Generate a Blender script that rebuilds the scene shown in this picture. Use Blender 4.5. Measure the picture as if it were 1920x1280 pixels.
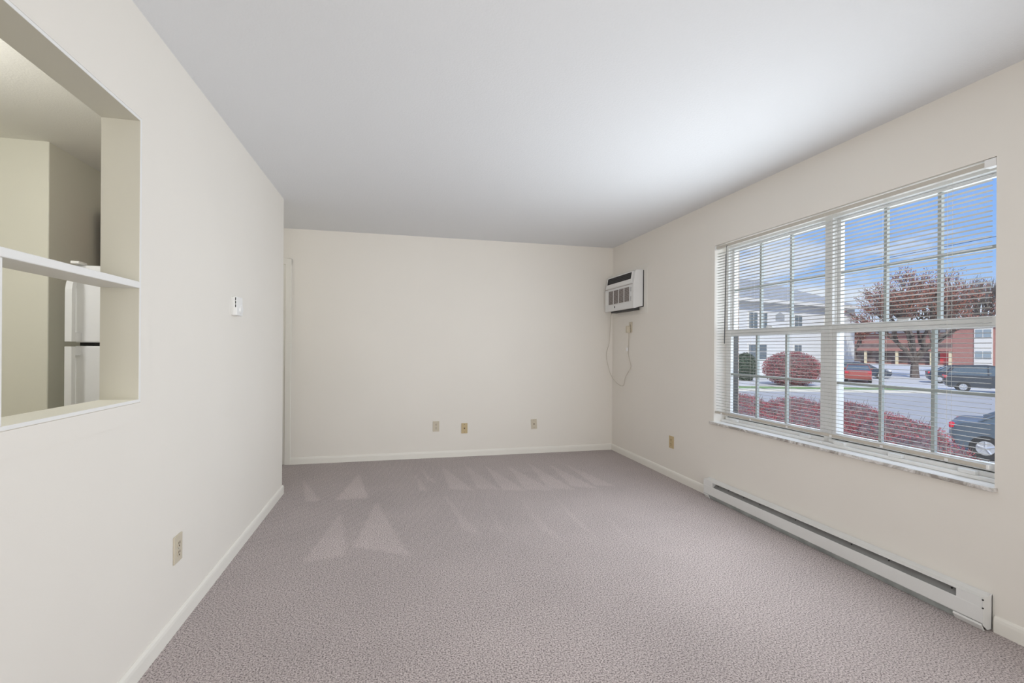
import bpy, bmesh, math, random
from mathutils import Vector, Matrix
R = math.radians
scn = bpy.context.scene
for o in list(bpy.data.objects): bpy.data.objects.remove(o)
C = scn.collection

# ------------------------------------------------------------------ camera
CAMZ = 1.2197
cd = bpy.data.cameras.new('camera'); cam = bpy.data.objects.new('camera', cd); C.objects.link(cam)
cd.lens = 16.696; cd.sensor_width = 36; cd.shift_y = 12.36/1920; cd.clip_start = .05; cd.clip_end = 600
cam.matrix_world = (Matrix.Translation((0, 0, CAMZ)) @ Matrix.Rotation(-R(13.610), 4, 'Z')
                    @ Matrix.Rotation(R(90), 4, 'X') @ Matrix.Rotation(R(.390), 4, 'Z'))
scn.camera = cam
vs = scn.view_settings
vs.view_transform = 'Standard'; vs.look = 'None'; vs.gamma = 1; vs.exposure = 0.06; vs.use_curve_mapping = False
scn.cycles.max_bounces = 10; scn.cycles.diffuse_bounces = 7; scn.cycles.transparent_max_bounces = 24
scn.cycles.sample_clamp_indirect = 6

# ------------------------------------------------------------------ world (blue sky with drifting cloud)
w = bpy.data.worlds.new('sky'); scn.world = w; w.use_nodes = True
nt = w.node_tree; nt.nodes.clear()
def N(t, ty, **k):
    n = t.nodes.new(ty)
    for a, b in k.items(): setattr(n, a, b)
    return n
tc = N(nt, 'ShaderNodeTexCoord'); sep = N(nt, 'ShaderNodeSeparateXYZ')
nt.links.new(tc.outputs['Generated'], sep.inputs[0])
gr = N(nt, 'ShaderNodeValToRGB')
e = gr.color_ramp.elements
e[0].position = 0.0; e[0].color = (.72, .80, .92, 1)
e[1].position = .45; e[1].color = (.15, .35, .95, 1)
m = gr.color_ramp.elements.new(.14); m.color = (.32, .54, .97, 1)
nt.links.new(sep.outputs['Z'], gr.inputs[0])
mp = N(nt, 'ShaderNodeMapping'); mp.inputs['Scale'].default_value = (1.2, 1.2, 5.0); mp.inputs['Location'].default_value = (.35, .1, 0)
nt.links.new(tc.outputs['Generated'], mp.inputs[0])
no = N(nt, 'ShaderNodeTexNoise'); no.inputs['Scale'].default_value = 3.2; no.inputs['Detail'].default_value = 7; no.inputs['Roughness'].default_value = .58
nt.links.new(mp.outputs[0], no.inputs['Vector'])
cr = N(nt, 'ShaderNodeValToRGB'); cr.color_ramp.elements[0].position = .47; cr.color_ramp.elements[1].position = .66
nt.links.new(no.outputs[0], cr.inputs[0])
mx = N(nt, 'ShaderNodeMix', data_type='RGBA'); mx.inputs[7].default_value = (.98, .98, 1.0, 1)
nt.links.new(cr.outputs[0], mx.inputs[0]); nt.links.new(gr.outputs[0], mx.inputs[6])
bg = N(nt, 'ShaderNodeBackground'); bg.inputs['Strength'].default_value = 1.0
nt.links.new(mx.outputs[2], bg.inputs[0])
wo = N(nt, 'ShaderNodeOutputWorld'); nt.links.new(bg.outputs[0], wo.inputs[0])

# ------------------------------------------------------------------ lights
def light(name, ty, loc, energy, color, rot=None, **k):
    l = bpy.data.lights.new(name, ty); l.energy = energy; l.color = color
    for a, b in k.items(): setattr(l, a, b)
    o = bpy.data.objects.new(name, l); o.location = loc; C.objects.link(o)
    if rot is not None: o.rotation_euler = rot
    return o
def aim(o, d): o.rotation_euler = Vector(d).to_track_quat('-Z', 'Y').to_euler()
sun = light('sun', 'SUN', (0, 0, 20), 3.7, (1, .94, .84), angle=R(1.0)); aim(sun, (.38, .66, -.62))
# daylight coming in through the living room window
day = light('daylight', 'AREA', (3.10, 2.47, 1.66), 27, (.90, .95, 1.0), shape='RECTANGLE', size=2.3, size_y=1.3)
aim(day, (-1, 0, -.30)); day.visible_camera = False
# sunlight bounced off the paving outside, up to the ceiling
bounce = light('paving_bounce', 'AREA', (3.25, 2.47, .75), 3, (1, .98, .95), shape='RECTANGLE', size=2.3, size_y=.8)
aim(bounce, (-1, 0, .55)); bounce.visible_camera = False
# unseen fill lamp added inside the blind, for daylight scattered into the room
glow = light('blind_fill', 'AREA', (2.49, 2.47, 1.22), 35, (.87, .94, 1.0), shape='RECTANGLE', size=1.75, size_y=1.05)
aim(glow, (-1, .0, .0)); glow.visible_camera = False
# added fill lights behind the camera and in the hall; kitchen ceiling lamp
rear = light('rear_fill', 'AREA', (.30, -1.66, 1.35), 43, (1.0, .985, .965), shape='RECTANGLE', size=2.1, size_y=1.6, spread=R(115))
aim(rear, (0, 1, .10)); rear.visible_camera = False
kl = light('kitchen_lamp', 'POINT', (-1.92, 1.97, 2.0), 21, (1, .99, .97), shadow_soft_size=.15)
hl = light('hall_fill', 'POINT', (-1.9, 4.75, 2.1), 3.5, (1, .95, .88), shadow_soft_size=.1)

# ------------------------------------------------------------------ materials
def mat(name, col, rough=.5, metal=0, spec=.5, noise=None, bump=None, alpha=None):
    """noise=(scale, amount, detail); bump=(scale, strength, distance)"""
    ma = bpy.data.materials.new(name); ma.use_nodes = True
    t = ma.node_tree; b = t.nodes['Principled BSDF']
    b.inputs['Base Color'].default_value = (*col, 1); b.inputs['Roughness'].default_value = rough
    b.inputs['Metallic'].default_value = metal; b.inputs['Specular IOR Level'].default_value = spec
    co = N(t, 'ShaderNodeTexCoord')
    if noise:
        n = N(t, 'ShaderNodeTexNoise'); n.inputs['Scale'].default_value = noise[0]
        n.inputs['Detail'].default_value = noise[2] if len(noise) > 2 else 4
        t.links.new(co.outputs['Object'], n.inputs['Vector'])
        r = N(t, 'ShaderNodeValToRGB'); a = noise[1]
        r.color_ramp.elements[0].position = .3; r.color_ramp.elements[1].position = .7
        r.color_ramp.elements[0].color = (*[max(0, c*(1-a)) for c in col], 1)
        r.color_ramp.elements[1].color = (*[min(1, c*(1+a)) for c in col], 1)
        t.links.new(n.outputs[0], r.inputs[0]); t.links.new(r.outputs[0], b.inputs['Base Color'])
    if bump:
        n = N(t, 'ShaderNodeTexNoise'); n.inputs['Scale'].default_value = bump[0]; n.inputs['Detail'].default_value = 3
        t.links.new(co.outputs['Object'], n.inputs['Vector'])
        bu = N(t, 'ShaderNodeBump'); bu.inputs['Strength'].default_value = bump[1]; bu.inputs['Distance'].default_value = bump[2]
        t.links.new(n.outputs[0], bu.inputs['Height']); t.links.new(bu.outputs[0], b.inputs['Normal'])
    return ma
WALLC = (.80, .768, .715)
M = {}
M['wall'] = mat('wall_paint', WALLC, .62, spec=.25, noise=(1.3, .012), bump=(160, .10, .002))
M['kwall'] = mat('kitchen_paint', (.78, .77, .68), .6, spec=.25, noise=(1.3, .012), bump=(160, .10, .002))
M['ceil'] = mat('ceiling_paint', (.765, .78, .80), .85, spec=.1, bump=(110, .28, .004))
M['trim'] = mat('trim_paint', (.82, .80, .745), .42, spec=.4)
M['wtrim'] = mat('window_white', (.86, .86, .85), .45, spec=.4, noise=(9, .03))
M['trimw'] = mat('casing_paint', (.83, .82, .78), .45, spec=.4)
M['white'] = mat('white_plastic', (.82, .82, .81), .4)
M['whitem'] = mat('white_enamel', (.80, .80, .79), .38, noise=(14, .02))
M['heat'] = mat('heater_enamel', (.77, .775, .765), .4, noise=(8, .02))
M['alu'] = mat('bare_metal', (.36, .38, .37), .45, metal=.6, noise=(22, .25))
M['alud'] = mat('dull_galvanised', (.40, .43, .42), .55, metal=.1, noise=(14, .2))
M['slotm'] = mat('heater_fin_metal', (.27, .27, .265), .55, metal=.1, noise=(9, .12))
M['black'] = mat('black_plastic', (.012, .012, .013), .5)
M['dark'] = mat('dark_rubber', (.05, .05, .05), .6)
M['slat'] = mat('blind_slat_enamel', (.46, .44, .405), .45)
M['rail'] = mat('blind_rail_enamel', (.54, .505, .445), .45)
M['cord'] = mat('white_cord', (.78, .77, .73), .7)
M['wand'] = mat('smoky_plastic', (.10, .10, .10), .3)
M['ivory'] = mat('ivory_plastic', (.60, .54, .43), .4)
M['almond'] = mat('almond_plastic', (.56, .44, .25), .4)
M['brown'] = mat('brown_slot', (.10, .06, .03), .6)
M['fridge'] = mat('fridge_enamel', (.80, .81, .83), .35, bump=(260, .06, .001))
M['fridgeh'] = mat('fridge_handle_plastic', (.74, .75, .76), .4)
M['wood'] = mat('cabinet_wood', (.16, .055, .03), .4, noise=(18, .3))
M['acw'] = mat('unit_white', (.76, .765, .765), .42)
M['acg'] = mat('grille_slat_grey', (.42, .38, .36), .5)
M['acgd'] = mat('grille_shadow', (.09, .075, .07), .6)
M['accord'] = mat('beige_cord', (.55, .51, .44), .5)
M['clip'] = mat('white_tag', (.85, .85, .85), .5)
# marble sill
ma = mat('marble_sill', (.70, .69, .67), .25); M['marble'] = ma
t = ma.node_tree; b = t.nodes['Principled BSDF']; co = N(t, 'ShaderNodeTexCoord')
n = N(t, 'ShaderNodeTexNoise'); n.inputs['Scale'].default_value = 9; n.inputs['Detail'].default_value = 8; n.inputs['Roughness'].default_value = .7
n.inputs['Distortion'].default_value = 1.2
t.links.new(co.outputs['Object'], n.inputs['Vector'])
r = N(t, 'ShaderNodeValToRGB'); r.color_ramp.elements[0].position = .40; r.color_ramp.elements[0].color = (.34, .31, .28, 1)
r.color_ramp.elements[1].position = .56; r.color_ramp.elements[1].color = (.74, .72, .70, 1)
t.links.new(n.outputs[0], r.inputs[0]); t.links.new(r.outputs[0], b.inputs['Base Color'])
# carpet
def carpet():
    ma = bpy.data.materials.new('carpet_pile'); ma.use_nodes = True
    t = ma.node_tree; b = t.nodes['Principled BSDF']
    b.inputs['Roughness'].default_value = .95; b.inputs['Specular IOR Level'].default_value = .08
    b.inputs['Sheen Weight'].default_value = .25; b.inputs['Sheen Roughness'].default_value = .6
    co = N(t, 'ShaderNodeTexCoord')
    def noise(sc, det, rg=.6):
        n = N(t, 'ShaderNodeTexNoise'); n.inputs['Scale'].default_value = sc; n.inputs['Detail'].default_value = det
        n.inputs['Roughness'].default_value = rg; t.links.new(co.outputs['Object'], n.inputs['Vector']); return n
    n1 = noise(150, 3, .7)
    r1 = N(t, 'ShaderNodeValToRGB'); el = r1.color_ramp.elements
    el[0].position = .38; el[0].color = (.10, .075, .075, 1)
    el[1].position = .62; el[1].color = (.65, .572, .56, 1)
    mm = el.new(.47); mm.color = (.385, .325, .315, 1)
    t.links.new(n1.outputs[0], r1.inputs[0])
    n2 = noise(2.2, 3)
    r2 = N(t, 'ShaderNodeMapRange'); r2.inputs[1].default_value = .3; r2.inputs[2].default_value = .7
    r2.inputs[3].default_value = .95; r2.inputs[4].default_value = 1.05
    t.links.new(n2.outputs[0], r2.inputs[0])
    at = N(t, 'ShaderNodeAttribute', attribute_name='pile')
    ml = N(t, 'ShaderNodeMath', operation='MULTIPLY'); t.links.new(r2.outputs[0], ml.inputs[0]); t.links.new(at.outputs['Fac'], ml.inputs[1])
    vm = N(t, 'ShaderNodeVectorMath', operation='SCALE'); t.links.new(r1.outputs[0], vm.inputs[0]); t.links.new(ml.outputs[0], vm.inputs['Scale'])
    t.links.new(vm.outputs[0], b.inputs['Base Color'])
    bu = N(t, 'ShaderNodeBump'); bu.inputs['Strength'].default_value = .8; bu.inputs['Distance'].default_value = .006
    t.links.new(n1.outputs[0], bu.inputs['Height']); t.links.new(bu.outputs[0], b.inputs['Normal'])
    return ma
M['carpet'] = carpet()
# glass: mostly clear, lets light through
def glass(name, tint=(.95, .97, .97), tr=.93):
    ma = bpy.data.materials.new(name); ma.use_nodes = True; t = ma.node_tree; t.nodes.clear()
    tp = N(t, 'ShaderNodeBsdfTransparent'); tp.inputs[0].default_value = (*tint, 1)
    gl = N(t, 'ShaderNodeBsdfGlossy'); gl.inputs['Roughness'].default_value = .02
    mxs = N(t, 'ShaderNodeMixShader'); mxs.inputs[0].default_value = 1-tr
    ou = N(t, 'ShaderNodeOutputMaterial')
    t.links.new(tp.outputs[0], mxs.inputs[1]); t.links.new(gl.outputs[0], mxs.inputs[2]); t.links.new(mxs.outputs[0], ou.inputs[0])
    return ma
M['grid'] = mat('muntin_backlit', (.42, .46, .45), .5)  # white bars painted grey-green for their backlit shade
M['glass'] = glass('window_glass', tr=.96)
def brickmat(name, c1, c2, mo, scale=1.0):
    ma = bpy.data.materials.new(name); ma.use_nodes = True; t = ma.node_tree; b = t.nodes['Principled BSDF']
    b.inputs['Roughness'].default_value = .85
    co = N(t, 'ShaderNodeTexCoord'); s = N(t, 'ShaderNodeSeparateXYZ'); cb = N(t, 'ShaderNodeCombineXYZ')
    ad = N(t, 'ShaderNodeMath', operation='ADD')
    t.links.new(co.outputs['Object'], s.inputs[0]); t.links.new(s.outputs[0], ad.inputs[0]); t.links.new(s.outputs[1], ad.inputs[1])
    t.links.new(ad.outputs[0], cb.inputs[0]); t.links.new(s.outputs[2], cb.inputs[1])
    br = N(t, 'ShaderNodeTexBrick'); br.inputs['Color1'].default_value = (*c1, 1); br.inputs['Color2'].default_value = (*c2, 1)
    br.inputs['Mortar'].default_value = (*mo, 1); br.inputs['Scale'].default_value = scale
    br.inputs['Brick Width'].default_value = .21; br.inputs['Row Height'].default_value = .075; br.inputs['Mortar Size'].default_value = .008
    t.links.new(cb.outputs[0], br.inputs['Vector']); t.links.new(br.outputs[0], b.inputs['Base Color'])
    return ma
M['brick'] = brickmat('own_brick', (.50, .40, .33), (.38, .30, .25), (.60, .57, .52))
M['rbrick'] = brickmat('red_brick', (.42, .17, .14), (.34, .13, .11), (.42, .3, .27))
def lapmat(name, col):
    ma = bpy.data.materials.new(name); ma.use_nodes = True; t = ma.node_tree; b = t.nodes['Principled BSDF']
    b.inputs['Roughness'].default_value = .7
    co = N(t, 'ShaderNodeTexCoord'); wv = N(t, 'ShaderNodeTexWave', wave_type='BANDS', bands_direction='Z', wave_profile='SAW')
    wv.inputs['Scale'].default_value = 1.6; t.links.new(co.outputs['Object'], wv.inputs[0])
    r = N(t, 'ShaderNodeValToRGB'); r.color_ramp.elements[0].position = .02; r.color_ramp.elements[0].color = (*[c*.62 for c in col], 1)
    r.color_ramp.elements[1].position = .14; r.color_ramp.elements[1].color = (*col, 1)
    t.links.new(wv.outputs[0], r.inputs[0]); t.links.new(r.outputs[0], b.inputs['Base Color'])
    return ma
M['siding'] = lapmat('white_siding', (.74, .74, .73))
M['shingle'] = mat('grey_shingle', (.33, .345, .365), .9, noise=(3, .12))
M['roofd'] = mat('dark_shingle', (.16, .15, .15), .9, noise=(3, .15))
M['win'] = mat('far_window_glass', (.13, .17, .20), .15)
M['panel'] = mat('pale_panel', (.74, .72, .68), .7)
M['yel'] = mat('pale_post', (.72, .62, .42), .7)
M['redp'] = mat('red_paint', (.62, .05, .06), .4)
M['asphalt'] = mat('asphalt', (.43, .42, .41), .9, noise=(.7, .06, 8))
M['lot'] = mat('concrete_paving', (.60, .59, .575), .9, noise=(.4, .06, 8))
M['curb'] = mat('concrete_curb', (.62, .60, .55), .85, noise=(2, .06))
M['grass'] = mat('lawn_grass', (.20, .31, .11), .95, noise=(1.2, .3, 8), bump=(20, .5, .05))
M['mulch'] = mat('mulch', (.14, .10, .08), .95, noise=(6, .3, 8))
M['bark'] = mat('bark', (.13, .105, .095), .9, noise=(6, .3))
M['twig'] = mat('thin_twigs', (.20, .15, .14), .9)
M['leafr'] = mat('rust_leaves', (.40, .155, .11), .8, noise=(.9, .35))
M['leafb'] = mat('barberry_leaves', (.40, .10, .11), .75, noise=(7, .6, 6))
M['leafm'] = mat('maroon_leaves', (.36, .115, .12), .8, noise=(1.5, .3))
M['leafg'] = mat('dark_green_leaves', (.075, .11, .075), .8, noise=(1.2, .3))
M['leafp'] = mat('bush_core', (.17, .12, .115), .9, noise=(9, .5))
def paint(name, c): return mat(name, c, .28, metal=.25, spec=.6)
M['cbg'] = paint('slate_blue_paint', (.13, .17, .21)); M['cdk'] = paint('charcoal_paint', (.07, .08, .095))
M['cred'] = paint('dull_red_paint', (.40, .10, .08)); M['cnavy'] = paint('navy_paint', (.055, .07, .10)); M['cwht'] = paint('silver_paint', (.55, .58, .62))
M['cglass'] = mat('car_glass', (.10, .13, .15), .08, spec=.8); M['tyre'] = mat('tyre', (.03, .03, .032), .8)
M['rim'] = mat('alloy_rim', (.65, .66, .68), .3, metal=.5); M['tail'] = mat('tail_light_red', (.70, .03, .06), .25)
M['chrome'] = mat('chrome', (.75, .76, .78), .15, metal=.9)

# ------------------------------------------------------------------ mesh helpers
def box(bm, x0, x1, y0, y1, z0, z1, bev=0, seg=2):
    if x0 > x1: x0, x1 = x1, x0
    if y0 > y1: y0, y1 = y1, y0
    if z0 > z1: z0, z1 = z1, z0
    r = bmesh.ops.create_cube(bm, size=1)
    for v in r['verts']:
        v.co = Vector((x0+(v.co.x+.5)*(x1-x0), y0+(v.co.y+.5)*(y1-y0), z0+(v.co.z+.5)*(z1-z0)))
    if bev:
        es = {ed for v in r['verts'] for ed in v.link_edges}
        bmesh.ops.bevel(bm, geom=list(es), offset=bev, segments=seg, affect='EDGES', profile=.5)
    return r['verts']
def prism(bm, pts, axis, a, b):
    """pts: 2-D outline on the other two axes (in order), extruded from a to b along axis"""
    def P(p, t):
        return {'x': (t, p[0], p[1]), 'y': (p[0], t, p[1]), 'z': (p[0], p[1], t)}[axis]
    va = [bm.verts.new(P(p, a)) for p in pts]; vb = [bm.verts.new(P(p, b)) for p in pts]
    fs = [bm.faces.new(va), bm.faces.new(vb)]
    n = len(pts)
    for i in range(n): fs.append(bm.faces.new((va[i], va[(i+1) % n], vb[(i+1) % n], vb[i])))
    bmesh.ops.recalc_face_normals(bm, faces=fs)
    return va+vb
def tube(bm, pts, r, seg=8, r2=None, caps=True):
    pts = [Vector(p) for p in pts]; n = len(pts); rings = []
    r2 = r if r2 is None else r2
    a = None
    for i, p in enumerate(pts):
        d = (pts[min(i+1, n-1)]-pts[max(i-1, 0)]).normalized()
        if a is None:
            a = d.cross(Vector((0, 0, 1)))
            if a.length < .3: a = d.cross(Vector((0, 1, 0)))
        a = (a-d*a.dot(d)).normalized(); bb = d.cross(a)
        rr = r+(r2-r)*i/max(1, n-1)
        rings.append([bm.verts.new(p+rr*(math.cos(2*math.pi*k/seg)*a+math.sin(2*math.pi*k/seg)*bb)) for k in range(seg)])
    fs = []
    for i in range(n-1):
        for k in range(seg):
            fs.append(bm.faces.new((rings[i][k], rings[i][(k+1) % seg], rings[i+1][(k+1) % seg], rings[i+1][k])))
    if caps: fs.append(bm.faces.new(rings[0])); fs.append(bm.faces.new(rings[-1][::-1]))
    bmesh.ops.recalc_face_normals(bm, faces=fs)
def cyl(bm, c, axis, r, h, seg=24, r2=None):
    a = Vector({'x': (1, 0, 0), 'y': (0, 1, 0), 'z': (0, 0, 1)}[axis]); c = Vector(c)
    tube(bm, [c-a*h/2, c+a*h/2], r, seg, r2)
def bez(pts, n=8):
    """Catmull-Rom through points"""
    P = [Vector(p) for p in pts]; P = [P[0]]+P+[P[-1]]; out = []
    for i in range(1, len(P)-2):
        for k in range(n):
            t_ = k/n
            out.append(.5*((2*P[i])+(-P[i-1]+P[i+1])*t_+(2*P[i-1]-5*P[i]+4*P[i+1]-P[i+2])*t_*t_+(-P[i-1]+3*P[i]-3*P[i+1]+P[i+2])*t_**3))
    out.append(P[-2]); return out
def obj(name, bm, m, parent=None, smooth=False):
    me = bpy.data.meshes.new(name); bm.to_mesh(me); bm.free()
    o = bpy.data.objects.new(name, me); C.objects.link(o)
    for q in (m if isinstance(m, (list, tuple)) else [m]): me.materials.append(q)
    if parent is not None: o.parent = parent; o.matrix_parent_inverse = Matrix.Identity(4)
    if smooth:
        for f in me.polygons: f.use_smooth = True
    return o
def B(): return bmesh.new()
def bx(name, m, parent, *a, bev=0):
    bm = B(); box(bm, *a, bev=bev); return obj(name, bm, m, parent)
def tag(o, label, cat, group=None):
    o['label'] = label; o['category'] = cat
    if group: o['group'] = group
    return o
def thing(name, label, cat, loc=(0, 0, 0), rz=0, group=None):
    o = bpy.data.objects.new(name, None); C.objects.link(o); o.location = loc; o.rotation_euler = (0, 0, rz)
    o.empty_display_size = .1
    return tag(o, label, cat, group)
def struct(name, bm, m, parent=None):
    o = obj(name, bm, m, parent)
    if parent is None: o['kind'] = 'structure'
    return o
def setm(bm, start, idx):
    bm.faces.ensure_lookup_table()
    for f in bm.faces[start:]: f.material_index = idx
def copy_tree(o, parent=None):
    c = o.copy(); C.objects.link(c)
    if parent is not None: c.parent = parent
    for ch in list(o.children): copy_tree(ch, c)
    return c

# ------------------------------------------------------------------ room shell
XL, XR, YB, YE, H = -.9185, 2.5404, 5.3138, 4.2664, 2.44
XK = -1.034          # kitchen side of the dividing wall
Y0 = -1.7            # wall behind the camera
WY0, WY1, WZ0, WZ1 = 1.519, 3.413, .645, 2.073   # window opening
XO = 2.795           # outer brick face
# floor: fine grid carrying the pile direction left by the vacuum cleaner
TRI = [((-.35,4.80),(-.47,4.01),(-.22,4.01)),((-.83,4.69),(-.69,4.01),(-.58,4.01)),((-.15,3.89),(-.25,3.05),(.08,2.84)),
((-.39,3.70),(-.51,2.89),(-.28,2.92)),((.17,4.69),(.20,4.13),(.26,4.09)),((.46,4.89),(.45,4.11),(.65,4.02)),((.70,4.93),(.68,4.07),(.87,4.00)),
((.89,4.89),(.89,3.98),(1.09,3.91)),((1.12,4.79),(1.08,3.95),(1.32,3.86)),((1.36,4.87),(1.29,3.94),(1.51,3.85)),((1.56,4.83),(1.51,3.96),(1.71,3.85)),
((1.72,4.80),(1.73,3.95),(1.90,3.87)),((.38,4.04),(.44,3.18),(.54,3.03)),((.70,3.83),(.67,3.13),(.70,2.96)),((.98,3.69),(.94,3.07),(1.04,2.76)),
((1.26,3.79),(1.22,3.08),(1.28,2.71)),((1.49,3.26),(1.45,2.96),(1.47,2.66)),((.25,4.86),(.27,4.46),(.36,4.28))]
TW = [1, .8, 1, .9, .5, .7, .6, .8, .9, 1, 1, .9, .5, .4, .5, .55, .5, .4]
def intri(p, tr):
    (ax, ay), (bx_, by), (cx, cy) = tr
    d = (by-cy)*(ax-cx)+(cx-bx_)*(ay-cy)
    u = ((by-cy)*(p[0]-cx)+(cx-bx_)*(p[1]-cy))/d; v = ((cy-ay)*(p[0]-cx)+(ax-cx)*(p[1]-cy))/d
    q = 1-u-v; m_ = min(u, v, q)
    if m_ < -.02: return 0
    s = max(0, min(1, (m_+.02)/.05))
    return s*(1-.35*max(0, u))         # fades towards the apex
def pile(x, y):
    v = 1.0
    k = max([wt*intri((x, y), tr) for tr, wt in zip(TRI, TW)]+[0])
    v += .17*k
    # combed tracks swept round the left half of the far floor
    if y > 2.2 and k < .1:
        f = min(1, (y-2.2)/1.2)*max(0, min(1, (1.1-x)/.8))
        cx, cy = -1.3, 5.6
        v += .035*f*math.sin(math.hypot(x-cx, (y-cy)*.55)*115)
        v -= .05*f
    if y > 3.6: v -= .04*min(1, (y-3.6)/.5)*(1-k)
    if y < 3.2: v += .03*math.sin(x*5+y*1.3)*math.sin(y*2.1+.6)
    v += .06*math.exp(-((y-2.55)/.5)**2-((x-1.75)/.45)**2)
    return v
st = .02
nx = int((XR+.0+2.45)/st)+1; ny = int((YB-Y0)/st)+1
vs_, fs_, at_ = [], [], []
for j in range(ny+1):
    for i in range(nx+1):
        x = min(XR, -2.42+i*st); y = min(YB, Y0+j*st)
        vs_.append((x, y, 0)); at_.append(pile(x, y) if x > -1.2 and y > 1 else 1.0)
for j in range(ny):
    for i in range(nx):
        a = j*(nx+1)+i
        xx, yy = vs_[a][0], vs_[a][1]
        if xx < XL-.10 and yy < YE-.1: continue
        fs_.append((a, a+1, a+nx+2, a+nx+1))
me = bpy.data.meshes.new('floor'); me.from_pydata(vs_, [], fs_)
bmf = bmesh.new(); bmf.from_mesh(me)
lay = bmf.verts.layers.float.new('pile')
bmf.verts.ensure_lookup_table()
for v, a in zip(bmf.verts, at_): v[lay] = a
bmesh.ops.delete(bmf, geom=[v for v in bmf.verts if not v.link_faces], context='VERTS')
floor = struct('floor', bmf, M['carpet'])
bm = B(); box(bm, -2.42, XO, Y0, YB+.1, -.25, -.012); struct('trim_9', bm, M['curb'])     # slab under the carpet
bm = B(); box(bm, -3.3, XO+.25, Y0-.15, YB+.15, H, H+.2); struct('ceiling', bm, M['ceil'])
# left wall with pass-through opening
PY0, PY1, PZ0, PZ1 = .60, 2.013, 1.014, 2.048
bm = B()
box(bm, XK, XL, Y0, PY0, 0, H); box(bm, XK, XL, PY1, YE, 0, H)
box(bm, XK, XL, PY0, PY1, 0, PZ0); box(bm, XK, XL, PY0, PY1, PZ1, H)
struct('wall_left', bm, M['wall'])
bm = B(); box(bm, -2.42, XR, YB, YB+.12, 0, H); struct('wall_back', bm, M['wall'])
bm = B(); box(bm, -1.04, XR, Y0-.12, Y0, 0, H); struct('wall_rear', bm, M['wall'])
bm = B()
box(bm, XR, 2.70, Y0-.1, WY0, 0, H); box(bm, XR, 2.70, WY1, YB+.1, 0, H)
box(bm, XR, 2.70, WY0, WY1, 0, WZ0-.0375); box(bm, XR, 2.70, WY0, WY1, WZ1, H)
struct('wall_right', bm, M['wall'])
bm = B()
box(bm, 2.70, XO, Y0-.1, WY0-.02, -1.43, H); box(bm, 2.70, XO, WY1+.02, YB+.1, -1.43, H)
box(bm, 2.70, XO, WY0-.02, WY1+.02, -1.43, WZ0-.03); box(bm, 2.70, XO, WY0-.02, WY1+.02, WZ1+.01, H)
struct('wall_exterior', bm, M['brick'])
# kitchen and hall shell
bm = B(); box(bm, -2.42, XK, YE-.116, YE, 0, H); struct('wall_kitchen_back', bm, M['kwall'])
bm = B(); box(bm, -3.3, -2.021, 3.398, YE-.116, 0, H, bev=.006); struct('wall_kitchen_closet', bm, M['kwall'])
bm = B(); box(bm, -3.4, -3.3, -.6, 3.398, 0, H); struct('wall_kitchen_left', bm, M['kwall'])
bm = B(); box(bm, -3.4, XK, -.7, -.6, 0, H); struct('wall_kitchen_front', bm, M['kwall'])
bm = B(); box(bm, -3.3, XK, -.6, YE-.116, -.1, 0); struct('floor_kitchen', bm, mat('kitchen_vinyl', (.5, .45, .36), .4))
bm = B(); box(bm, -2.54, -2.42, YE-.116, YB+.12, 0, H); struct('wall_hall', bm, M['wall'])
bm = B(); box(bm, -3.298, XK-.001, -.598, YE-.118, H-.012, H-.001); struct('ceiling_kitchen', bm, mat('kitchen_ceiling_paint', (.76, .75, .70), .85, bump=(110, .28, .004)))

# baseboards: profile with rounded top
def basebd(name, p0, p1, inward, ext0=0, ext1=0):
    p0 = Vector(p0); p1 = Vector(p1); d = (p1-p0).normalized(); n = Vector(inward)
    prof = [(0, 0), (.013, 0), (.013, .05), (.011, .062), (.007, .069), (.003, .072), (0, .072)]
    bm = B(); a = p0-d*ext0; b_ = p1+d*ext1
    va = [bm.verts.new((*(a.xy+n.xy*q[0]), q[1])) for q in prof]; vb = [bm.verts.new((*(b_.xy+n.xy*q[0]), q[1])) for q in prof]
    fs = [bm.faces.new(va), bm.faces.new(vb)]
    k = len(prof)
    for i in range(k): fs.append(bm.faces.new((va[i], va[(i+1) % k], vb[(i+1) % k], vb[i])))
    bmesh.ops.recalc_face_normals(bm, faces=fs)
    return struct(name, bm, M['trim'])
basebd('baseboard_left', (XL, Y0, 0), (XL, YE, 0), (1, 0, 0), 0, .012)
basebd('baseboard_left_end', (XL, YE, 0), (-2.4, YE, 0), (0, 1, 0), -.001, 0)
basebd('baseboard_back', (-1.062, YB, 0), (XR, YB, 0), (0, -1, 0))
basebd('baseboard_right_far', (XR, 3.47, 0), (XR, YB-.013, 0), (-1, 0, 0))
basebd('baseboard_right_near', (XR, Y0, 0), (XR, 1.512, 0), (-1, 0, 0))
# door in the back wall of the hall: casing + slab
bm = B()
def casing(bm, y):
    box(bm, -1.122, -1.062, y-.018, y, 0, 2.125, bev=.004)
    box(bm, -1.95, -1.89, y-.018, y, 0, 2.125, bev=.004)
    box(bm, -1.95, -1.062, y-.0175, y, 2.065, 2.125, bev=.004)
casing(bm, YB-.0005); struct('trim_1', bm, M['trim'])
d1 = struct('door_1', (lambda b_: (box(b_, -1.888, -1.124, YB-.008, YB-.001, .01, 2.063), b_)[1])(B()), M['trimw'])
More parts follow.
